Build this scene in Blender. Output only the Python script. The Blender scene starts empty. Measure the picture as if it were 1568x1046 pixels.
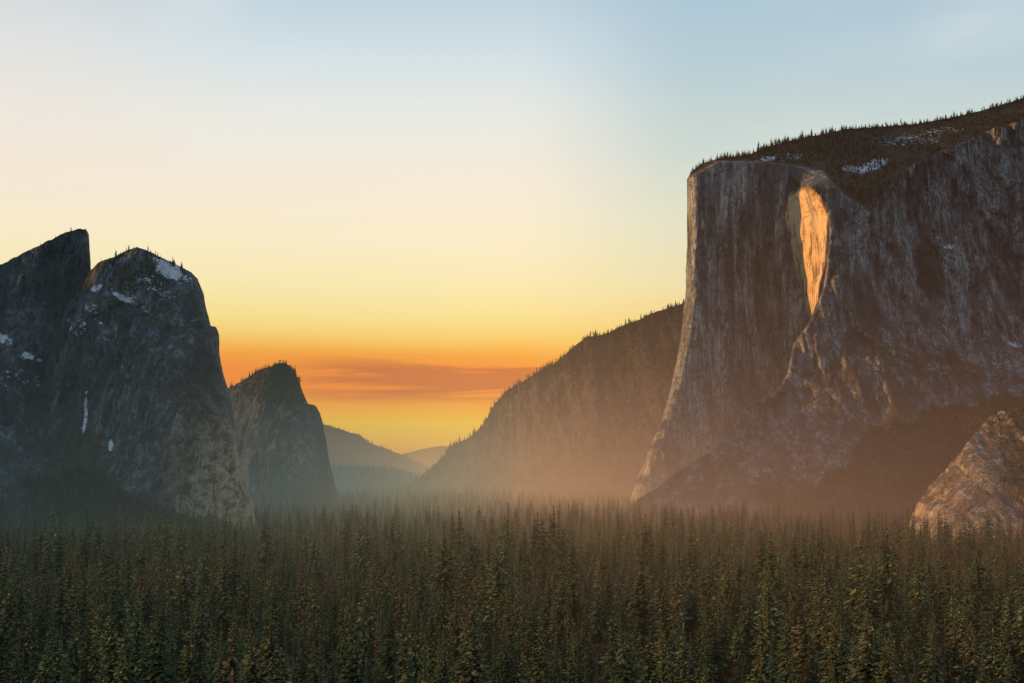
import bpy, math, random
import numpy as np
random.seed(7); rng=np.random.default_rng(7)
scene=bpy.context.scene
# ---------------------------------------------------------------- camera
F=2178.0; PITCH=math.atan(177/2178.0); CZ=130.0
cam=bpy.data.cameras.new("camera"); cam.sensor_width=36; cam.lens=50.0
cam.clip_start=1; cam.clip_end=200000
co=bpy.data.objects.new("camera",cam); scene.collection.objects.link(co)
co.location=(0,0,CZ); co.rotation_euler=(math.pi/2+PITCH,0,0); scene.camera=co
cp,sp=math.cos(PITCH),math.sin(PITCH)
def world(px,py,D):
    """camera pixel (px,py) at northing D -> world point"""
    a=(px-784)/F; b=(523-py)/F
    ry=cp-b*sp; rz=sp+b*cp
    return np.stack([a*D/ry, D+0*a, CZ+rz*D/ry],-1)
# ---------------------------------------------------------------- noise
def _h(ix,iy,iz):
    n=(ix.astype(np.int64)*374761393+iy.astype(np.int64)*668265263+iz.astype(np.int64)*2147483647)&0xffffffff
    n=((n^(n>>13))*1274126177)&0xffffffff
    n=((n^(n>>15))*2246822519)&0xffffffff
    return ((n^(n>>16))&0xffff)/65535.0
def vn(x,y,z):
    x,y,z=np.broadcast_arrays(x,y,z)
    fx,fy,fz=np.floor(x),np.floor(y),np.floor(z)
    tx,ty,tz=x-fx,y-fy,z-fz
    tx=tx*tx*tx*(tx*(6*tx-15)+10);ty=ty*ty*ty*(ty*(6*ty-15)+10);tz=tz*tz*(3-2*tz)
    r=0
    for i in (0,1):
        for j in (0,1):
            for k in (0,1):
                r=r+_h(fx+i,fy+j,fz+k)*(tx if i else 1-tx)*(ty if j else 1-ty)*(tz if k else 1-tz)
    return r*2-1
def fbm(x,y,z=0.0,o=4):
    r=0;a=1;s=0
    for i in range(o):
        r=r+a*vn(x*2**i+13.7*i,y*2**i+7.3*i,z*2**i+3.1*i+0*x);s+=a;a*=.5
    return r/s*1.4
def ridged(x,y,z=0.0,o=3):
    r=0;a=1;s=0
    for i in range(o):
        r=r+a*(1-2*np.abs(vn(x*2**i+5.7*i,y*2**i+9.3*i,z*2**i+1.1*i+0*x)));s+=a;a*=.5
    return r/s
def sstep(a,b,x):
    t=np.clip((x-a)/(b-a),0,1);return t*t*(3-2*t)
# ---------------------------------------------------------------- node helper
class NT:
    def __init__(s,t): s.t=t
    def n(s,typ,props=None,**ins):
        nd=s.t.nodes.new(typ)
        for k,v in (props or {}).items(): setattr(nd,k,v)
        for k,v in ins.items():
            s.set(nd.inputs[k.replace('_',' ')],v)
        return nd
    def set(s,sock,v):
        if isinstance(v,bpy.types.NodeSocket): s.t.links.new(v,sock)
        else:
            if isinstance(v,tuple) and len(v)==3 and sock.type=='RGBA': v=(*v,1)
            sock.default_value=v
    def m(s,op,a,b=0.0,c=None,clamp=False):
        nd=s.t.nodes.new('ShaderNodeMath');nd.operation=op;nd.use_clamp=clamp
        s.set(nd.inputs[0],a);s.set(nd.inputs[1],b)
        if c is not None:s.set(nd.inputs[2],c)
        return nd.outputs[0]
    def mix(s,f,a,b,mode='MIX'):
        nd=s.t.nodes.new('ShaderNodeMix');nd.data_type='RGBA';nd.blend_type=mode
        s.set(nd.inputs[0],f);s.set(nd.inputs[6],a);s.set(nd.inputs[7],b)
        return nd.outputs[2]
    def mr(s,v,a,b,c=0.0,d=1.0,smooth=True):
        nd=s.t.nodes.new('ShaderNodeMapRange')
        nd.interpolation_type='SMOOTHSTEP' if smooth else 'LINEAR'
        s.set(nd.inputs[0],v)
        for i,q in enumerate((a,b,c,d)): s.set(nd.inputs[1+i],q)
        return nd.outputs[0]
    def noise(s,vec,scale,detail=4,rough=.55,dist=0.0):
        nd=s.n('ShaderNodeTexNoise',Vector=vec,Scale=scale,Detail=detail,Roughness=rough,Distortion=dist)
        return nd.outputs[0]
    def vscale(s,vec,sc,rot=(0,0,0)):
        nd=s.n('ShaderNodeMapping',Vector=vec); nd.inputs['Scale'].default_value=sc; nd.inputs['Rotation'].default_value=rot
        return nd.outputs[0]
    def ramp(s,f,stops):
        nd=s.t.nodes.new('ShaderNodeValToRGB');s.set(nd.inputs[0],f)
        e=nd.color_ramp.elements
        while len(e)<len(stops): e.new(0.5)
        for i,(p,c) in enumerate(stops):
            e[i].position=p;e[i].color=(*c,1)
        return nd.outputs[0]
def newmat(name):
    m=bpy.data.materials.new(name);m.use_nodes=True;m.node_tree.nodes.clear();return m,NT(m.node_tree)
def lin(r,g,b): 
    return tuple((c/255/12.92 if c/255<=.04045 else ((c/255+.055)/1.055)**2.4) for c in (r,g,b))
def finish(N,col,rough,bump=None,simple=False):
    if simple: b=N.n('ShaderNodeBsdfDiffuse'); N.set(b.inputs['Color'],col)
    else:
        b=N.n('ShaderNodeBsdfPrincipled'); N.set(b.inputs['Base Color'],col);N.set(b.inputs['Roughness'],rough)
        b.inputs['Specular IOR Level'].default_value=.15
    if bump is not None:N.set(b.inputs['Normal'],bump)
    o=N.n('ShaderNodeOutputMaterial');N.t.links.new(b.outputs[0],o.inputs['Surface'])
# ---------------------------------------------------------------- rock material
def rock_mat(name,dark,light,warm,zs=1.0,vegc=((.022,.026,.014),(.075,.062,.04)),shade=.5,bd=1.15):
    m,N=newmat(name)
    P=N.n('ShaderNodeNewGeometry').outputs['Position']
    nrm=N.n('ShaderNodeNewGeometry').outputs['Normal']
    nz=N.n('ShaderNodeSeparateXYZ',Vector=nrm).outputs[2]
    stre=N.noise(N.vscale(P,(.05,.02,.0036*zs)),1,5,.74,.15)
    wide=N.noise(N.vscale(P,(.013,.006,.0022*zs)),1,4,.64,.5)
    big=N.noise(N.vscale(P,(.006,.004,.003*min(zs,2)),(0,.4,0)),1,4,.6,.6)
    fine=N.noise(N.vscale(P,(.16,.08,.05)),1,4,.8)
    blot=N.noise(N.vscale(P,(.025,.02,.012)),1,5,.74,.5)
    crk=N.noise(N.vscale(P,(.018,.02,.008),(0,.6,0)),1,4,.6,.8)
    crack=N.mr(N.m('ABSOLUTE',N.m('SUBTRACT',crk,.5)),0,.012)
    crk2=N.noise(N.vscale(P,(.035,.02,.003*zs),(0,-.12,0)),1,3,.55,.3)
    crack2=N.mr(N.m('ABSOLUTE',N.m('SUBTRACT',crk2,.48)),0,.016)
    c=N.mix(N.mr(stre,.39,.60),dark,light)
    c=N.mix(N.mr(big,.42,.66,0,.5),c,warm)
    c=N.mix(N.mr(blot,.5,.64,0,.55),c,dark)
    c=N.mix(N.mr(wide,.47,.61,0,shade),c,tuple(x*.45 for x in dark))
    c=N.mix(N.mr(fine,.45,.62,0,.6),c,tuple(x*.4 for x in dark))
    c=N.mix(N.mr(crack,0,1,.8,0),c,tuple(x*.16 for x in dark))
    c=N.mix(N.mr(crack2,0,1,.7,0),c,tuple(x*.2 for x in dark))
    sun_tone=N.n('ShaderNodeAttribute',{'attribute_name':'sun_tone'}).outputs['Fac']
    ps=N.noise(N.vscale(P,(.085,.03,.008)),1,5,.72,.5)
    c=N.mix(sun_tone,c,N.mix(N.mr(ps,.38,.52),(.24,.16,.09),(.90,.66,.38)))  # golden tone mixed into the rock, carrying painted sun glow
    veg=N.n('ShaderNodeAttribute',{'attribute_name':'veg'}).outputs['Fac']
    vb=N.noise(P,.045,5,.7)
    vcol=N.mix(N.mr(vb,.35,.7),*vegc)
    ledge=N.m('MULTIPLY',N.mr(nz,.3,.6),N.mr(vb,.4,.6))
    vf=N.m('MAXIMUM',N.mr(N.m('ADD',veg,N.m('MULTIPLY',N.m('SUBTRACT',vb,.5),1.6)),.35,.55),N.m('MULTIPLY',ledge,.85))
    c=N.mix(vf,c,vcol)
    sn=N.n('ShaderNodeAttribute',{'attribute_name':'snow'}).outputs['Fac']
    sb=N.noise(N.vscale(P,(1,1,1.6)),.07,6,.82)
    sf=N.mr(N.m('ADD',sn,N.m('MULTIPLY',N.m('SUBTRACT',sb,.5),3.2)),.55,.64)
    sf=N.m('MULTIPLY',sf,N.mr(sn,.02,.2))
    c=N.mix(sf,c,(.74,.78,.84))
    h=N.m('ADD',N.m('MULTIPLY',stre,13),N.m('MULTIPLY',fine,9))
    h=N.m('ADD',h,N.m('MULTIPLY',blot,8))
    h=N.m('ADD',h,N.m('MULTIPLY',crack,3))
    b=N.n('ShaderNodeBump',Strength=1.0,Distance=bd,Height=h).outputs[0]
    finish(N,c,.95,b); return m
rock_r=rock_mat("granite_grey",(.125,.142,.152),(.45,.485,.495),(.27,.285,.275),1,shade=.75,bd=1.25)
rock_b=rock_mat("granite_buttress_rock",(.088,.098,.106),(.40,.42,.425),(.21,.21,.20),2.4,((.025,.028,.018),(.11,.085,.056)),shade=.9,bd=1.5)
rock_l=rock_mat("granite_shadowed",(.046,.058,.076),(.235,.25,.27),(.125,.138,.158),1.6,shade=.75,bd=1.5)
rock_o=rock_mat("granite_outcrop_rock",(.14,.125,.115),(.55,.50,.45),(.36,.30,.25),2.2,((.03,.03,.018),(.15,.11,.07)),shade=.6,bd=1.3)
rock_e=rock_mat("forested_slope_rock",(.06,.052,.045),(.17,.14,.11),(.13,.10,.08),6)
# ---------------------------------------------------------------- relief builder
def rbf(ctrl,px,py):
    c=np.array(ctrl,float);n=len(c)
    d=np.hypot(c[:,None,0]-c[None,:,0],c[:,None,1]-c[None,:,1])
    ph=lambda d:np.sqrt(d*d+60**2)
    A=np.zeros((n+1,n+1));A[:n,:n]=-ph(d);A[:n,n]=1;A[n,:n]=1
    w=np.linalg.solve(A,np.append(c[:,2],0))
    r=np.full(px.shape,w[n])
    for i in range(n): r+=-w[i]*ph(np.hypot(px-c[i,0],py-c[i,1]))
    return r
def ell(px,py,cx,cy,rx,ry,rot=0):
    c,s=math.cos(rot),math.sin(rot);x=(px-cx)*c+(py-cy)*s;y=-(px-cx)*s+(py-cy)*c
    return np.clip(1.25-.75*((x/rx)**2+(y/ry)**2),0,1)
def relief(name,mat,top,left,right,bot,ctrl,amp=1.0,step=1.3,roundL=None,roundR=None,rough=1.5,
           extra=None,veg=None,snow=None,sun_tone=None,backL=True,backR=True,backtop=160,seed=0,edge=2.5,big=1.0,vk=.6,calm=None):
    top=np.array(top,float);left=np.array(left,float);right=np.array(right,float)
    xl0=np.interp(top[0,1],left[:,1],left[:,0]);xr0=np.interp(top[-1,1],right[:,1],right[:,0])
    W=max(xr0-xl0,right[:,0].max()-left[:,0].min()); nu=int(W/step)
    Hh=np.max(bot)-top[:,1].min(); nv=int(Hh/step)
    s=np.linspace(0,1,nu)[None,:];t=np.linspace(0,1,nv)[:,None]
    px0=xl0+s*(xr0-xl0)
    tp=np.interp(px0,top[:,0],top[:,1])
    tp=tp+rough*fbm(px0/9.0+seed,px0*0+seed,0.5,4)
    bt=bot+0*px0
    py=bt+(tp-bt)*t
    L=np.interp(py,left[:,1],left[:,0]);R=np.interp(py,right[:,1],right[:,0])
    px=L+s*(R-L)
    D=rbf(ctrl,px,py)
    if roundL: D=D+roundL[1]*(1-np.sqrt(1-np.clip(1-(px-L)/roundL[0],0,1)**2+1e-6))
    if roundR: D=D+roundR[1]*(1-np.sqrt(1-np.clip(1-(R-px)/roundR[0],0,1)**2+1e-6))
    if extra is not None: D=D+extra(px,py)
    P=world(px,py,D);X,Z=P[...,0],P[...,2]
    vg=np.clip(veg(px,py),0,1) if veg else 0*px
    a=amp*(1-vk*vg)
    if calm is not None: a=a*calm(px,py)
    dz=a*(big*38*fbm(X/150+seed,Z/420,.3,4)+15*ridged(X/48,Z/210+seed,.7,3)+6*fbm(X/14,Z/40,seed+.5,4)
          +big*14*ridged((X+.7*Z)/110+seed,(Z-.4*X)/260,2.2,3)+big*7*ridged((X-.8*Z)/70+seed,(Z+.5*X)/120,4.2,3)
          +5*sstep(-.2,.2,fbm(X/60+9,Z/60,seed,3))+5*ridged(X/22+seed,Z/160,3.1,2)+7*fbm(X/45,Z/38,seed+2.5,4))
    jx=edge*fbm(Z/60.0+seed,X/400,1.3,5)*np.clip(np.minimum(1,(1-t)*12),0,1)
    P=world(px+jx,py,D+dz)
    sn=np.clip(snow(px,py),0,1) if snow else 0*px
    pl=np.clip(sun_tone(px,py),0,1) if sun_tone else 0*px
    A=np.stack([vg,sn,pl],-1)
    G=P.copy()
    nb=6;last=P[-1];dirv=np.stack([last[:,0],last[:,1],0*last[:,0]],-1);dirv/=np.linalg.norm(dirv,axis=1)[:,None]
    rows=[last+dirv*(j*backtop)+np.array([0,0,-12.0*j]) for j in range(1,nb+1)]
    P=np.concatenate([P,np.stack(rows)],0);A=np.concatenate([A,np.repeat(A[-1:],nb,0)],0)
    def cols(e,sgn):   # flanks run back into the mountain mass
        d=np.stack([e[:,0],e[:,1],0*e[:,0]],-1);d/=np.linalg.norm(d,axis=1)[:,None]
        return np.stack([e+d*95.0*j+np.array([sgn*24.0*j,0,-.04*95*j]) for j in range(1,7)],1)
    if backL: c=cols(P[:,0],1)[:,::-1];P=np.concatenate([c,P],1);A=np.concatenate([np.repeat(A[:,:1],6,1),A],1)
    if backR: c=cols(P[:,-1],-1);P=np.concatenate([P,c],1);A=np.concatenate([A,np.repeat(A[:,-1:],6,1)],1)
    grid_obj(name,P,mat,A)
    return dict(P=G,px=px,py=py,veg=vg)
def grid_obj(name,P,mat,A=None):
    nv,nu=P.shape[:2];me=bpy.data.meshes.new(name)
    idx=np.arange(nv*nu).reshape(nv,nu)
    q=np.stack([idx[:-1,:-1],idx[:-1,1:],idx[1:,1:],idx[1:,:-1]],-1).reshape(-1,4)
    me.vertices.add(nv*nu);me.vertices.foreach_set('co',P.reshape(-1).astype(np.float32))
    me.loops.add(q.size);me.loops.foreach_set('vertex_index',q.reshape(-1).astype(np.int32))
    me.polygons.add(len(q));me.polygons.foreach_set('loop_start',(np.arange(len(q))*4).astype(np.int32))
    me.polygons.foreach_set('use_smooth',np.ones(len(q),bool))
    me.update(calc_edges=True)
    if A is not None:
        for i,nm in enumerate(('veg','snow','sun_tone')):
            at=me.attributes.new(nm,'FLOAT','POINT');at.data.foreach_set('value',A[...,i].reshape(-1).astype(np.float32))
    me.materials.append(mat)
    o=bpy.data.objects.new(name,me);scene.collection.objects.link(o);return o
# ---------------------------------------------------------------- great monolith (right)
rimx=[1052,1100,1170,1230,1262,1290,1340,1400,1480,1568,1720];rimy=[275,249,250,258,266,300,330,330,330,330,330]
plL_y=[286,300,330,400,440,488,520,600];plL=[1222,1208,1203,1217,1228,1241,1290,1320];plR=[1240,1255,1268,1262,1256,1249,1310,1340]
def capx(px,py):
    rim=np.interp(px,rimx,rimy)
    up=np.clip(rim-py,0,None)
    ext=up*7.5
    Lx=np.interp(py,plL_y,plL);Rx=np.interp(py,plL_y,plR)
    wide=(1-sstep(262,290,py))*60
    st=np.clip((px-(Lx-wide*.3))/(Rx-Lx+wide),0,1)
    return ext-(215*st)*sstep(250,288,py)+330*sstep(1276,1330,px)
def capveg(px,py):
    rim=np.interp(px,rimx,rimy);return sstep(-2,8,rim-py)
def capsnow(px,py):
    return ell(px,py,1335,254,26,9,-.4)*.75+ell(px,py,1300,258,14,6)*.6+ell(px,py,1215,240,40,6)*.5+ell(px,py,1175,243,12,5)*.55+ell(px,py,1390,215,60,10)*.4+ell(px,py,1440,200,40,8)*.4
def capsun(px,py):
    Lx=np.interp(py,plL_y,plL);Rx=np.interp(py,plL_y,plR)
    m=sstep(-3,1,px-Lx)*sstep(-1,2,Rx-px)*sstep(284,296,py)*(1-sstep(478,496,py))  # sunlit patch brightened in the rock colour itself
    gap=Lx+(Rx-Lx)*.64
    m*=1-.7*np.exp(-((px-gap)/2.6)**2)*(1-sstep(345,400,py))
    low=.25*sstep(600,740,py)*(1-sstep(1010,1100,px))  # cliff foot paled as if the sun reached it
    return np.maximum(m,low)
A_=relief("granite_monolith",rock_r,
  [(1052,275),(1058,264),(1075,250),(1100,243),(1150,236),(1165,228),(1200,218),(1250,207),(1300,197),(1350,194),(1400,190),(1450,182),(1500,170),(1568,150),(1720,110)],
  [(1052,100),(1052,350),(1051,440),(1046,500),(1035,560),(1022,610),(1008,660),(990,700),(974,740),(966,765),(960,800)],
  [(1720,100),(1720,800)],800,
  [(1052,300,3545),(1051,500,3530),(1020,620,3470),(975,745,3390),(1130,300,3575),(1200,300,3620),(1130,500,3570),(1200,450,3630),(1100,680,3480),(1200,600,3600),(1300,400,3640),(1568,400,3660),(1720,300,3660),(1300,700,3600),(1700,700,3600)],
  amp=.5,big=.5,roundL=(16,90),extra=capx,veg=capveg,snow=capsnow,sun_tone=capsun,seed=3,rough=1.2,edge=2.2,step=1.1)
tal_x=[960,1000,1040,1110,1180,1290,1330,1450,1568,1720];tal_y=[765,770,795,800,770,712,655,625,600,590]
B_=relief("granite_buttress",rock_b,
  [(1268,322),(1290,318),(1335,322),(1350,300),(1385,262),(1400,250),(1440,232),(1480,215),(1520,197),(1568,183),(1720,150)],
  [(1268,100),(1268,322),(1268,400),(1262,440),(1240,490),(1215,525),(1205,570),(1190,598),(1140,625),(1112,665),(1095,688),(1040,720),(1010,745),(975,765),(960,800),(960,830)],
  [(1720,100),(1720,830)],815,
  [(1268,330,3380),(1262,440,3320),(1215,530,3250),(1190,600,3150),(1100,690,3010),(1010,750,2880),(1000,790,2760),(1350,320,3460),(1400,260,3500),(1568,200,3640),(1350,450,3390),(1500,400,3500),(1350,560,3240),(1568,550,3360),(1300,640,3080),(1200,700,2950),(1150,780,2730),(1300,790,2620),(1450,640,3120),(1450,790,2560),(1568,650,3080),(1568,800,2520),(1300,715,2860),(1450,715,2830),(1568,725,2800),(1720,400,3600),(1720,800,2550)],
  amp=1.25,big=1.35,roundL=(5,30),veg=lambda px,py: sstep(-22,30,py-np.interp(px,tal_x,tal_y)+14*fbm(px/30,py/30,2.2,4))*(.7+.25*sstep(1280,1340,px)+.45*fbm(px/45,py/22,8.1,4))+.4*ell(px,py,1420,560,120,25,.2)+.4*ell(px,py,1170,745,40,30,-.5)+.1,
  calm=lambda px,py:1-.5*sstep(0,50,py-np.interp(px,tal_x,tal_y)),
  snow=lambda px,py: ell(px,py,1455,378,10,4)*.6+ell(px,py,1555,527,14,4,.2)*.7,seed=11,rough=2.5,edge=3,step=1.15,vk=.25)
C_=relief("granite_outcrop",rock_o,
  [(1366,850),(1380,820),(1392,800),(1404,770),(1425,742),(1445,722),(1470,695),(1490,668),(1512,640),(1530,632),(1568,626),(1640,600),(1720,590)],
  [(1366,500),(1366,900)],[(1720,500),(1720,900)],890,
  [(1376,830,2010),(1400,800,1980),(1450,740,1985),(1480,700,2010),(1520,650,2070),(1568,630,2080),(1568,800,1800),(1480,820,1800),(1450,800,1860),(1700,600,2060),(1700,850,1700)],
  amp=.95,veg=lambda px,py: .38*sstep(0,60,(px-1500)-(py-700)*.3)+sstep(815,860,py)*.5+.1+.3*fbm(px/20,py/20,6.1,4),sun_tone=lambda px,py:.25*(1-sstep(0,70,(px-1376)-(845-py)*.62))+0*px,seed=21,rough=4,edge=4,step=1.1,vk=.2)  # left flank paled in colour to look sunlit
# ---------------------------------------------------------------- left rocks
def sn1(px,py): return ell(px,py,42,545,12,6)*.8+ell(px,py,8,520,14,8,.5)*.7+ell(px,py,15,580,30,20)*.33+ell(px,py,55,585,8,12)*.42+ell(px,py,60,552,6,3)*.6
def sn2(px,py):
    r=ell(px,py,262,414,24,15,.5)*.85+ell(px,py,192,457,17,5,.4)*.9+ell(px,py,148,441,10,5,-.3)*.8+ell(px,py,131,632,3.4,36,.08)*.7+ell(px,py,127,655,3,12,.2)*.3+ell(px,py,170,682,4,9,0)*.85
    for cx,cy,rx,ry in ((235,395,14,6),(175,447,10,4),(215,470,8,4),(150,492,10,4),(205,455,10,4),(185,560,7,3),(290,430,9,8),(230,480,8,3),(330,640,5,3),(165,520,6,3),(120,500,20,14),(240,440,40,14),(140,470,14,10),(175,740,5,3)): r=r+ell(px,py,cx,cy,rx,ry,.4)*.42
    return r
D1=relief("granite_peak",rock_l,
  [(-420,400),(-300,330),(-150,350),(-60,400),(0,405),(30,390),(70,370),(100,356),(120,350),(131,351),(136,360)],  # part beyond the left frame edge is raised to block the sun
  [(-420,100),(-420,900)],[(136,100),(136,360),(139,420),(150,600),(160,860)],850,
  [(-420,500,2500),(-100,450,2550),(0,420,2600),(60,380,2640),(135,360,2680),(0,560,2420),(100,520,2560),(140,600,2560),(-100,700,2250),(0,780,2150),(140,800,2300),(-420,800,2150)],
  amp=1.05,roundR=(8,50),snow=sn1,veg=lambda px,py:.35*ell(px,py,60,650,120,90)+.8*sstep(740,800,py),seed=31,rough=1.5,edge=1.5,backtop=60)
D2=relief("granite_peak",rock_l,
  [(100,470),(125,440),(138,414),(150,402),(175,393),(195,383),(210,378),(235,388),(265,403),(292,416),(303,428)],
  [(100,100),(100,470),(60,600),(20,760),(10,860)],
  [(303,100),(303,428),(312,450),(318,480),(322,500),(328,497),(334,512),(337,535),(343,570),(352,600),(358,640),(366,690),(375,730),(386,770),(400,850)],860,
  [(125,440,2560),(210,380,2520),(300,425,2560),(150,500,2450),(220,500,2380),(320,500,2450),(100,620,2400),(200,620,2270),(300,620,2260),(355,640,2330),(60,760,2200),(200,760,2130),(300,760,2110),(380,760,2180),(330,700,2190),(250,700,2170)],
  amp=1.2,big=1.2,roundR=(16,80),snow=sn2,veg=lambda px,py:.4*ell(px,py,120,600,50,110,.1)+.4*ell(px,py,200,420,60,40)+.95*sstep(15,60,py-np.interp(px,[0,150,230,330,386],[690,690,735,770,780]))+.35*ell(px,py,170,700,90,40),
  sun_tone=lambda px,py:.55*sstep(560,745,py)*sstep(205,340,px),seed=41,rough=1.6,edge=3,backtop=60)  # lower right slabs lightened in colour to look lit
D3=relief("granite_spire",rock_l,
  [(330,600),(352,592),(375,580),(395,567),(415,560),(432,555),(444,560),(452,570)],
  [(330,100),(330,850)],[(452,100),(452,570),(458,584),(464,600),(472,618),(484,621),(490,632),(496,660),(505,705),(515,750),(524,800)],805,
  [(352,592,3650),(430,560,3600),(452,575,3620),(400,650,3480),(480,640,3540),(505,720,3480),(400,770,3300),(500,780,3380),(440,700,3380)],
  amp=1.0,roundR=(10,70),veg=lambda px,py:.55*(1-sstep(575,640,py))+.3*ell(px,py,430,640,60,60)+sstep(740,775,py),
  sun_tone=lambda px,py:.22*ell(px,py,460,705,30,35),seed=51,rough=1.6,edge=2,backtop=60)
# ---------------------------------------------------------------- distant ridges
E_=relief("forested_ridge",rock_e,
  [(560,790),(600,758),(640,733),(665,712),(690,686),(720,670),(742,648),(758,618),(775,600),(795,588),(820,572),(850,556),(880,531),(898,516),(930,510),(960,496),(1000,480),(1050,463),(1110,440),(1250,420)],
  [(560,100),(560,900)],[(1250,100),(1250,900)],800,
  [(560,790,4200),(690,690,5400),(760,620,5700),(900,520,6200),(1050,465,6500),(1250,420,6500),(700,760,4300),(850,640,5400),(850,760,4200),(1000,600,5500),(1000,760,4100),(1250,760,4100)],
  amp=2.6,veg=lambda px,py:.5+.25*sstep(600,540,py)-.5*ell(px,py,820,650,90,60,-.4),seed=61,rough=1.6,edge=1)
F_=relief("distant_ridge",rock_e,
  [(430,610),(470,640),(497,650),(530,660),(552,667),(568,679),(600,690),(622,699),(640,708),(665,718),(690,730),(760,745)],
  [(430,100),(430,900)],[(760,100),(760,900)],760,
  [(430,620,8200),(500,655,8000),(600,690,8500),(700,730,8500),(500,750,5600),(600,750,5600),(700,750,5800)],
  amp=3.2,veg=lambda px,py:.5+0*px,seed=71,rough=1.2,edge=1)
F2=relief("distant_ridge",rock_e,
  [(480,716),(530,712),(560,714),(590,716),(615,720),(640,728),(670,738),(700,745)],
  [(480,100),(480,900)],[(700,100),(700,900)],765,
  [(480,700,5900),(590,709,6000),(700,745,5900),(500,760,4900),(700,760,4900)],
  amp=2.0,veg=lambda px,py:.6+0*px,seed=95,rough=1.5,edge=1,backtop=60)
G_=relief("distant_ridge",rock_e,
  [(560,712),(600,700),(625,693),(645,688),(675,683),(700,684),(760,690)],
  [(560,100),(560,900)],[(760,100),(760,900)],735,
  [(560,710,12500),(650,690,13000),(760,690,13000),(600,735,11000),(700,735,11000)],
  amp=2,veg=lambda px,py:.5+0*px,seed=81,rough=.6,edge=1)
# ---------------------------------------------------------------- ground
def ground_h(x,y):
    hill=118*sstep(560,-50,y)+0*x
    r=55*sstep(500,1300,x)*sstep(700,1600,y)
    l=45*sstep(-500,-1200,x)*sstep(600,1500,y)
    return hill+r+l+4*fbm(x/240,y/240,.2,3)*sstep(500,900,y)
u=np.linspace(-1,1,421);ax=np.sinh(u*3.6)/math.sinh(3.6)*60000
gy,gx=np.meshgrid(ax+2500,ax,indexing='ij')
gz=ground_h(gx,gy)
mg,N=newmat("forest_floor")
P=N.n('ShaderNodeNewGeometry').outputs['Position']
c=N.mix(N.mr(N.noise(P,.03,5,.65),.35,.65),(.03,.032,.018),(.09,.07,.045))
nn_=N.noise(P,.012,5,.7);nf_=N.noise(P,.22,4,.6)
c=N.mix(N.m('MULTIPLY',N.mr(nn_,.56,.61),N.mr(nf_,.44,.52)),c,(.6,.62,.64))
finish(N,c,.95,N.n('ShaderNodeBump',Strength=.7,Distance=1.0,Height=N.m('MULTIPLY',N.noise(P,.3,4,.7),2)).outputs[0])
grid_obj("ground",np.stack([gx,gy,gz],-1),mg)
yy,xx=np.meshgrid(np.linspace(-2500,2450,160),np.linspace(-4200,-900,120),indexing='ij')
cx=-1150-0.10*(2400-yy)
hh=(330+470*sstep(1840,1985,yy))*sstep(0,900,cx-xx)*(0.9+.15*fbm(xx/700,yy/700,.4,5))+40*ridged(xx/200,yy/200,.1,4)*sstep(0,400,cx-xx)-15  # heights shaped to shade forest and left rocks but spare the outcrop
grid_obj("shade_hills",np.stack([xx,yy,hh],-1),rock_l,np.stack([.7+0*xx,0*xx,0*xx],-1))  # out-of-view hills added to cast shadow across the valley
# ---------------------------------------------------------------- trees
def needle(name,a,b,c3):
    m,N=newmat(name)
    r=N.n('ShaderNodeObjectInfo').outputs['Random']
    P=N.n('ShaderNodeNewGeometry').outputs['Position']
    c=N.mix(N.m('POWER',r,1.4),a,b)
    r2=N.m('FRACT',N.m('MULTIPLY',r,17.3))
    c=N.mix(N.mr(N.m('ADD',N.noise(P,.006,1),N.m('MULTIPLY',N.m('SUBTRACT',r2,.5),.34)),.52,.70,0,.75),c,c3)
    tip_shade=N.n('ShaderNodeAttribute',{'attribute_name':'tip_shade'}).outputs['Fac']
    c=N.mix(tip_shade,tuple(x*.13 for x in a),c)  # lighter tips, plus crown shade painted into inner and lower foliage
    finish(N,c,.9,simple=True);return m
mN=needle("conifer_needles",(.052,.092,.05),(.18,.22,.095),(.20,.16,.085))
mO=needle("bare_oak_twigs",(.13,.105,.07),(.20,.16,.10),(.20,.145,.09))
mB,N=newmat("bark");P=N.n('ShaderNodeNewGeometry').outputs['Position']
finish(N,N.mix(N.noise(P,1.5,2),(.06,.045,.03),(.13,.10,.07)),.95,simple=True)
mS,N=newmat("dead_wood");P=N.n('ShaderNodeNewGeometry').outputs['Position']
finish(N,N.mix(N.noise(P,1.5,2),(.14,.115,.095),(.26,.22,.19)),.95,simple=True)
TIP_SHADE=[]
def tube(V,Fc,M,p0,p1,r0,r1,n=6,mi=0):
    p0=np.array(p0,float);p1=np.array(p1,float);d=p1-p0;d/=np.linalg.norm(d)
    a=np.cross(d,[.3,.9,.1]);a/=np.linalg.norm(a);b=np.cross(d,a);o=len(V)
    for p,r in((p0,r0),(p1,r1)):
        for i in range(n):
            th=2*math.pi*i/n;V.append(tuple(p+r*(math.cos(th)*a+math.sin(th)*b)))
    for i in range(n):
        Fc.append((o+i,o+(i+1)%n,o+n+(i+1)%n,o+n+i));M.append(mi);TIP_SHADE.append(.5)
def leafq(V,Fc,M,c,d,w,l,rnd,mi=1,tip_shade=1.0):
    c=np.array(c);d=np.array(d,float);d/=np.linalg.norm(d)
    s=np.cross(d,[rnd.uniform(-.5,.5),rnd.uniform(-.5,.5),1]);s/=np.linalg.norm(s)+1e-6
    o=len(V);q=[c-d*l*.5-s*w*.25,c+s*w*.5+d*l*.05+np.array([0,0,-w*.18]),c+d*l*.55,c-s*w*.5+d*l*.05+np.array([0,0,-w*.18])]
    V.extend(tuple(x) for x in q);Fc.append((o,o+1,o+2,o+3));M.append(mi);TIP_SHADE.append(tip_shade)
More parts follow.
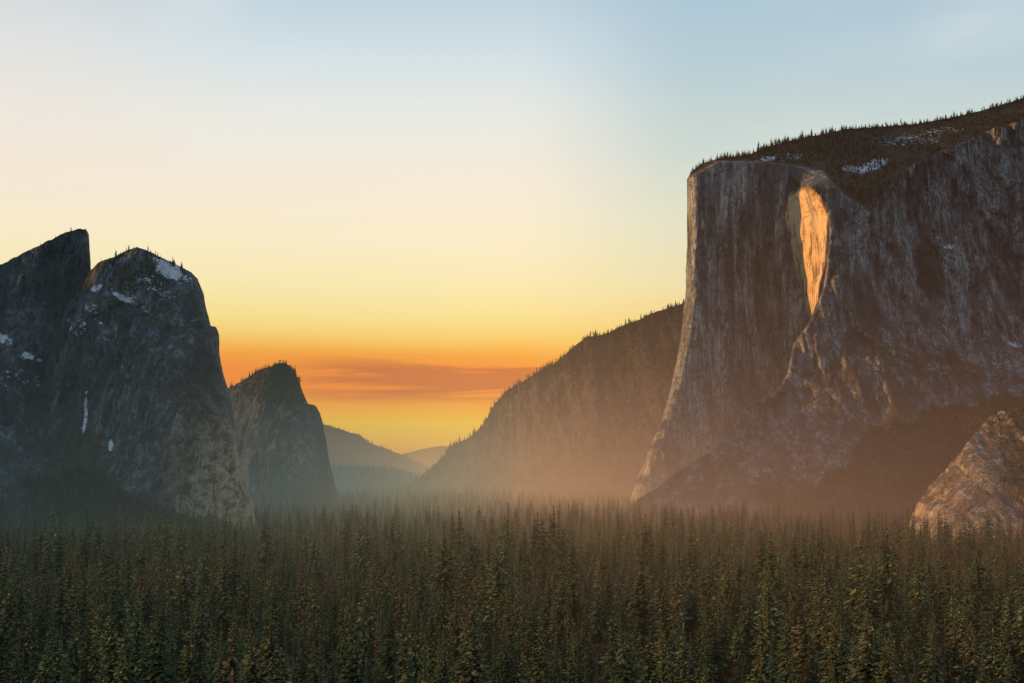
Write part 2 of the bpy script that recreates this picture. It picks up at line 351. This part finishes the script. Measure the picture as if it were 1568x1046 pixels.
def conifer(name,seed,r=.15,low=.12,levels=30,gap=.1,pw=.85):
    TIP_SHADE.clear()
    rd=random.Random(seed);V,Fc,M=[],[],[];H=40.0
    lean=(rd.uniform(-.6,.6),rd.uniform(-.6,.6))
    tube(V,Fc,M,(0,0,-2),(lean[0]*.5,lean[1]*.5,H*.5),.7,.42);tube(V,Fc,M,(lean[0]*.5,lean[1]*.5,H*.5),(lean[0],lean[1],H*.99),.42,.04)
    lob=[rd.uniform(.75,1.22) for _ in range(9)]
    for k in range(levels):
        f=low+(1-low)*(k+rd.random()*.6)/levels
        if f>.985:f=.985
        z=f*H;g=(f-low)/(1-low)
        R=r*H*((1-g)**pw)*min(1,.55+g*4)*lob[int(g*8.9)]+.2
        nb=max(5,int(9-3.5*g));a0=rd.random()*6.28
        for b in range(nb):
            if rd.random()<gap:continue
            a=a0+6.283*b/nb+rd.uniform(-.3,.3);Rb=R*rd.uniform(.5,1.2)
            dx,dy=math.cos(a),math.sin(a);dr=-.4+.5*g+rd.uniform(-.15,.1)
            n=4 if Rb>2.6 else (3 if Rb>1.1 else 2)
            for j in range(n):
                t=(j+.6)/n;w=Rb*(.40-.14*t)+.25
                c=(lean[0]*f+dx*Rb*t+rd.uniform(-.2,.2),lean[1]*f+dy*Rb*t+rd.uniform(-.2,.2),z+dr*Rb*t*t+rd.uniform(-.3,.3))
                tp=min(1,max(0,(.1+.95*t)*(.35+.75*g)*rd.uniform(.7,1.25)))  # darker towards trunk and base, in place of crown shade
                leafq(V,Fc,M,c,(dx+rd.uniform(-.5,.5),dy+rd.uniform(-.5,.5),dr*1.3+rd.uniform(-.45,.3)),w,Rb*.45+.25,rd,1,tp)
    for j in range(6): leafq(V,Fc,M,(lean[0],lean[1],H*(.965+.006*j)),(rd.uniform(-.3,.3),rd.uniform(-.3,.3),1),.45,1.6,rd)
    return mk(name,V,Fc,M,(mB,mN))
def mk(name,V,Fc,M,mats):
    me=bpy.data.meshes.new(name);me.from_pydata(V,[],Fc)
    for m in mats: me.materials.append(m)
    me.polygons.foreach_set('material_index',M);me.update()
    at=me.attributes.new('tip_shade','FLOAT','FACE');at.data.foreach_set('value',np.array(TIP_SHADE,np.float32))
    return bpy.data.objects.new(name,me)
def oak(name,seed):
    TIP_SHADE.clear()
    rd=random.Random(seed);V,Fc,M=[],[],[]
    tube(V,Fc,M,(0,0,-1),(0,0,8),.6,.4)
    for b in range(9):
        a=rd.random()*6.28;e=rd.uniform(.5,1.3);L=rd.uniform(7,12)
        p=np.array([0,0,rd.uniform(5,8)]);q=p+L*np.array([math.cos(a)*math.cos(e),math.sin(a)*math.cos(e),math.sin(e)])
        tube(V,Fc,M,p,q,.3,.06,4)
        for k in range(75):
            t=rd.uniform(.35,1.1);c=p+(q-p)*t+np.array([rd.gauss(0,1.5) for _ in range(3)])
            leafq(V,Fc,M,c,[rd.gauss(0,1) for _ in range(3)],rd.uniform(.5,1.1),rd.uniform(.7,1.4),rd,1,rd.uniform(.3,1)*min(1,t))
    return mk(name,V,Fc,M,(mB,mO))
def snag(name,seed):
    TIP_SHADE.clear()
    rd=random.Random(seed);V,Fc,M=[],[],[]
    tube(V,Fc,M,(0,0,-2),(.3,.2,30),.45,.08)
    for b in range(60):
        z=rd.uniform(8,29);a=rd.random()*6.28;L=(33-z)*.13+.6
        tube(V,Fc,M,(.3*z/36,.2*z/36,z),(math.cos(a)*L,math.sin(a)*L,z+rd.uniform(-.6,.5)),.1,.03,3)
    return mk(name,V,Fc,M,(mS,))
treecol=bpy.data.collections.new("tree_species")
kinds=[conifer("a_pine",1,.14,.10,36,.10),conifer("b_pine",2,.175,.16,32,.17,.72),conifer("c_fir",3,.13,.06,40,.07,1.0),
       conifer("d_pine",4,.155,.28,28,.2,.55),conifer("e_fir",5,.145,.12,36,.12,.85),oak("f_oak",6),snag("g_snag",7),conifer("h_pine",8,.19,.14,30,.18,.65)]
for k in kinds: treecol.objects.link(k)
def scatter(name,pts,scale,kind):
    pts=np.asarray(pts);n=len(pts);me=bpy.data.meshes.new(name);print(name,n)
    me.vertices.add(n);me.vertices.foreach_set('co',pts.reshape(-1).astype(np.float32))
    for nm,v,ty in(('scl',scale,'FLOAT'),('rot',rng.uniform(0,6.28,n),'FLOAT'),('kind',kind,'INT')):
        at=me.attributes.new(nm,ty,'POINT');at.data.foreach_set('value',np.asarray(v).astype(np.int32 if ty=='INT' else np.float32))
    me.update()
    o=bpy.data.objects.new(name,me);scene.collection.objects.link(o)
    g=bpy.data.node_groups.new(name+"_scatter",'GeometryNodeTree')
    g.interface.new_socket('Geometry',in_out='INPUT',socket_type='NodeSocketGeometry');g.interface.new_socket('Geometry',in_out='OUTPUT',socket_type='NodeSocketGeometry')
    nn=g.nodes;L=g.links
    gi=nn.new('NodeGroupInput');go=nn.new('NodeGroupOutput');ip=nn.new('GeometryNodeInstanceOnPoints')
    ci=nn.new('GeometryNodeCollectionInfo');ci.inputs['Collection'].default_value=treecol;ci.inputs['Separate Children'].default_value=True;ci.inputs['Reset Children'].default_value=True
    def att(nm,t):
        a=nn.new('GeometryNodeInputNamedAttribute');a.data_type=t;a.inputs['Name'].default_value=nm
        return [s for s in a.outputs if s.enabled and s.name=='Attribute'][0]
    cx=nn.new('ShaderNodeCombineXYZ');L.new(att('rot','FLOAT'),cx.inputs[2])
    L.new(gi.outputs[0],ip.inputs['Points']);L.new(ci.outputs[0],ip.inputs['Instance']);ip.inputs['Pick Instance'].default_value=True
    L.new(att('kind','INT'),ip.inputs['Instance Index'])
    L.new(cx.outputs[0],ip.inputs['Rotation'])
    L.new(att('scl','FLOAT'),ip.inputs['Scale']);L.new(ip.outputs[0],go.inputs[0])
    md=o.modifiers.new('scatter','NODES');md.node_group=g
def pick(n,po=.05,ps=.02):
    r=rng.random(n);k=rng.choice([0,0,1,2,2,3,4,4,7],n);k=np.where(r<po,5,k);k=np.where(r>1-ps,6,k);return k
sp_=14.5
gx,gy=np.meshgrid(np.arange(-3000,3000,sp_),np.arange(580,4600,sp_))
gx=(gx+rng.uniform(-.8,.8,gx.shape)*sp_).ravel();gy=(gy+rng.uniform(-.8,.8,gy.shape)*sp_).ravel()
keep=np.abs(gx)<gy*.42+130
keep&=fbm(gx/60,gy/60,5.5,3)>-.42
for cx,cy,r in((-47,1095,14),(158,1105,12),(45,1650,28),(-150,1500,24),(-330,1250,20),(300,1350,22)): keep&=np.hypot(gx-cx,(gy-cy)*.3)>r
keep&=~((gx<-.26*gy+0)&(gy>2450))
gx,gy=gx[keep],gy[keep];gz=ground_h(gx,gy)-1
sc=np.clip(rng.normal(1.04,.36,len(gx)),.25,1.75)*(1+.36*fbm(gx/130,gy/130,8.5,3))
sc*=1-.32*sstep(1300,2600,gy)
kd=pick(len(gx),.10,.007);sc=np.where(kd==5,np.clip(sc*.95,.4,1),sc);sc=np.where(kd==6,np.clip(sc,.4,.95),sc)
scatter("pine_forest",np.stack([gx,gy,gz],-1),sc,kd)
def sample(R,n,fn):
    P=R['P'];a=rng.integers(0,P.shape[0],n);b=rng.integers(0,P.shape[1],n)
    w=fn(R['px'][a,b],R['py'][a,b],R['veg'][a,b]);k=rng.random(n)<w
    return P[a,b][k]
def sky(R,n,lo=0,hi=1e9,rows=5,th=-.25):
    P=R['P'];b=rng.integers(0,P.shape[1],n);a=P.shape[0]-1-rng.integers(0,rows,n)
    px=R['px'][a,b];k=(px>lo)&(px<hi)&(fbm(px/12.0,px*0,1.5,2)>th);return P[a,b][k]
pts=[];scs=[]
def add(p,s0,s1): pts.append(p-np.array([0,0,1.5]));scs.append(s0+(s1-s0)*rng.random(len(p))**1.6)
add(sky(A_,560,1085,th=-.5),.16,.55);add(sky(A_,460,1160,th=-.25),.25,.7)
add(sample(A_,75000,lambda x,y,v:v*(v>.8)*.9*(fbm(x/22,y/9,4.4,3)>-.35)),.18,.52)
add(sky(D1,80),.15,.42);add(sky(D2,90,150,290),.15,.42);add(sky(D3,70),.2,.48)
add(sky(E_,750,680,th=-.4),.25,.85);add(sample(E_,34000,lambda x,y,v:v*.6*(.25+.75*(fbm(x/20,y/12,3.3,3)>0))),.3,.75)
add(sky(F_,160),.3,.7);add(sample(F_,4000,lambda x,y,v:.4+0*x),.3,.6);add(sample(F2,2500,lambda x,y,v:.5+0*x),.3,.8)
add(sample(B_,85000,lambda x,y,v:.8*(v>.55)*(.3+.7*(fbm(x/18,y/12,3.3,3)>-.1))),.16,.55)
add(sample(B_,9000,lambda x,y,v:.35*(v>.25)*(v<.55)),.12,.32)
add(sample(C_,9000,lambda x,y,v:.4*(v>.38)),.1,.32)
add(sample(D2,16000,lambda x,y,v:.7*(v>.7)),.3,.7);add(sample(D1,9000,lambda x,y,v:.7*(v>.6)),.3,.7);add(sample(D3,4000,lambda x,y,v:.6*(v>.4)),.25,.6)
add(sample(D2,5000,lambda x,y,v:.35*(v>.25)*(v<.7)),.12,.3)
pts=np.concatenate(pts);scs=np.concatenate(scs)
scatter("mountainside_pine_trees",pts,scs,pick(len(pts),.12,.003))
# ---------------------------------------------------------------- valley haze: absorbing volume, sunlit glow put in as coloured emission
me=bpy.data.meshes.new("valley_haze")
x0,x1,y0,y1,z0,z1=-4500,4500,600,14500,-60,900
v=[(x,y,z) for z in(z0,z1) for y in(y0,y1) for x in(x0,x1)]
me.from_pydata(v,[],[(0,2,3,1),(4,5,7,6),(0,1,5,4),(2,6,7,3),(0,4,6,2),(1,3,7,5)])
mh,N=newmat("valley_haze")
P=N.n('ShaderNodeNewGeometry').outputs['Position'];S=N.n('ShaderNodeSeparateXYZ',Vector=P)
X,Y,Z=S.outputs
hz=N.m('EXPONENT',N.m('MULTIPLY',Z,-1/145.0))
near=N.m('MULTIPLY',N.mr(X,-200,600),0.5e-4)
dens=N.m('MULTIPLY',hz,N.m('ADD',near,N.mr(Y,700,2900,0.5e-4,4.0e-4)))
dens=N.m('MULTIPLY',dens,N.mr(Y,5200,8200,1.0,.5))
dens=N.m('ADD',dens,7e-6)
colr=N.ramp(N.mr(X,-900,1100,smooth=False),[(0,lin(84,108,120)),(.25,lin(112,132,128)),(.38,lin(186,172,140)),(.48,lin(226,174,130)),(.66,lin(200,146,112)),(.85,lin(164,118,94)),(1,lin(146,102,78))])  # warm sunlit side and cool side coloured by position
colr=N.mix(N.mr(Y,4500,7200),colr,lin(222,165,98))
colr=N.mix(N.mr(Y,7800,10000),colr,lin(255,156,52))
ab=N.n('ShaderNodeVolumeAbsorption',Color=(0,0,0),Density=dens)
em=N.n('ShaderNodeEmission',Color=colr,Strength=dens)  # emission stands in for sunlight scattered by the haze
ad=N.n('ShaderNodeAddShader');N.t.links.new(ab.outputs[0],ad.inputs[0]);N.t.links.new(em.outputs[0],ad.inputs[1])
o=N.n('ShaderNodeOutputMaterial');N.t.links.new(ad.outputs[0],o.inputs['Volume'])
mh.cycles.volume_step_rate=2.0
me.materials.append(mh);ho=bpy.data.objects.new("valley_haze",me);scene.collection.objects.link(ho)
# ---------------------------------------------------------------- sky
wd=bpy.data.worlds.new("World");scene.world=wd;wd.use_nodes=True;wd.node_tree.nodes.clear();N=NT(wd.node_tree)
G=N.n('ShaderNodeTexCoord').outputs['Generated'];S=N.n('ShaderNodeSeparateXYZ',Vector=G);X,Y,Z=S.outputs
hl=N.m('SQRT',N.m('ADD',N.m('MULTIPLY',X,X),N.m('MULTIPLY',Y,Y)))
e=N.m('DIVIDE',Z,N.m('MAXIMUM',hl,.001))
az=N.m('ARCTAN2',X,Y)
v3=N.n('ShaderNodeCombineXYZ',X=N.m('MULTIPLY',az,2.2),Y=N.m('MULTIPLY',e,22.0),Z=0.0).outputs[0]
v3b=N.n('ShaderNodeCombineXYZ',X=N.m('MULTIPLY',az,5.0),Y=N.m('MULTIPLY',e,80.0),Z=3.0).outputs[0]
v3c=N.n('ShaderNodeCombineXYZ',X=N.m('MULTIPLY',az,3.0),Y=N.m('ADD',N.m('MULTIPLY',e,7.0),N.m('MULTIPLY',az,1.2)),Z=7.0).outputs[0]
n1=N.noise(v3,1,4,.5);n2=N.noise(v3b,1,5,.6,.5);n3=N.noise(v3c,1.1,4,.5,.4)
ee=N.m('ADD',e,N.m('MULTIPLY',N.m('SUBTRACT',n1,.5),.012))
C=lin
warm=N.ramp(ee,[(0,C(255,170,35)),(.009,C(255,200,38)),(.022,C(255,208,22)),(.034,C(255,172,5)),(.048,C(255,138,5)),(.062,C(255,144,18)),(.072,C(255,166,38)),(.083,C(255,207,96)),(.096,C(255,228,142)),(.12,C(254,236,176)),(.15,C(253,238,198)),(.19,C(249,235,214)),(.24,C(234,234,226)),(.285,C(212,225,230)),(.335,C(188,208,220)),(.5,C(155,183,208)),(1,C(125,155,195))])
cool=N.ramp(ee,[(0,C(245,190,95)),(.05,C(255,184,56)),(.08,C(252,210,112)),(.12,C(242,227,172)),(.16,C(228,226,194)),(.21,C(207,218,208)),(.27,C(185,206,213)),(.335,C(170,196,213)),(.5,C(155,183,208)),(1,C(125,155,195))])
sky_c=N.mix(N.mr(az,-.01,.14),warm,cool)
left_c=N.mr(az,-.15,-.36,0,.35)
sky_c=N.mix(N.m('MULTIPLY',left_c,N.mr(e,.1,.25)),sky_c,C(244,224,210))
band=N.m('MULTIPLY',N.mr(e,.034,.046),N.mr(e,.074,.060))
band=N.m('MULTIPLY',band,N.mr(N.m('ABSOLUTE',N.m('ADD',az,.05)),.05,.13,1,0))
band=N.m('MULTIPLY',band,N.mr(n2,.40,.56))
sky_c=N.mix(N.m('MULTIPLY',band,.8),sky_c,C(196,96,36))
wisp=N.m('MULTIPLY',N.mr(n3,.42,.72,0,.35),N.mr(e,.12,.25))
sky_c=N.mix(wisp,sky_c,C(241,243,238))
back=N.mr(N.m('ABSOLUTE',az),.9,2.0)
sky_c=N.mix(back,sky_c,N.mix(N.mr(e,0,.6),C(176,193,204),C(150,180,206)))
bg=N.n('ShaderNodeBackground',Color=sky_c,Strength=1.0)
SE=math.radians(11);sd=(-.997,-.068)
nis=N.n('ShaderNodeTexSky',{'sky_type':'NISHITA','sun_disc':False,'sun_elevation':SE,'sun_rotation':math.atan2(sd[0],sd[1])})
bg2=N.n('ShaderNodeBackground',Color=nis.outputs[0],Strength=.006)
ad=N.n('ShaderNodeAddShader');N.t.links.new(bg.outputs[0],ad.inputs[0]);N.t.links.new(bg2.outputs[0],ad.inputs[1])
wo=N.n('ShaderNodeOutputWorld');N.t.links.new(ad.outputs[0],wo.inputs[0])
# ---------------------------------------------------------------- sun
sl=bpy.data.lights.new("sun",'SUN');sl.energy=5;sl.angle=math.radians(.5);sl.color=(1,.47,.12)
so=bpy.data.objects.new("sun",sl);scene.collection.objects.link(so)
from mathutils import Vector
so.rotation_euler=Vector((sd[0],sd[1],math.tan(SE))).to_track_quat('Z','Y').to_euler();so.location=(0,0,2000)
vs=scene.view_settings;vs.view_transform='Standard';vs.look='None';vs.exposure=0;vs.gamma=1
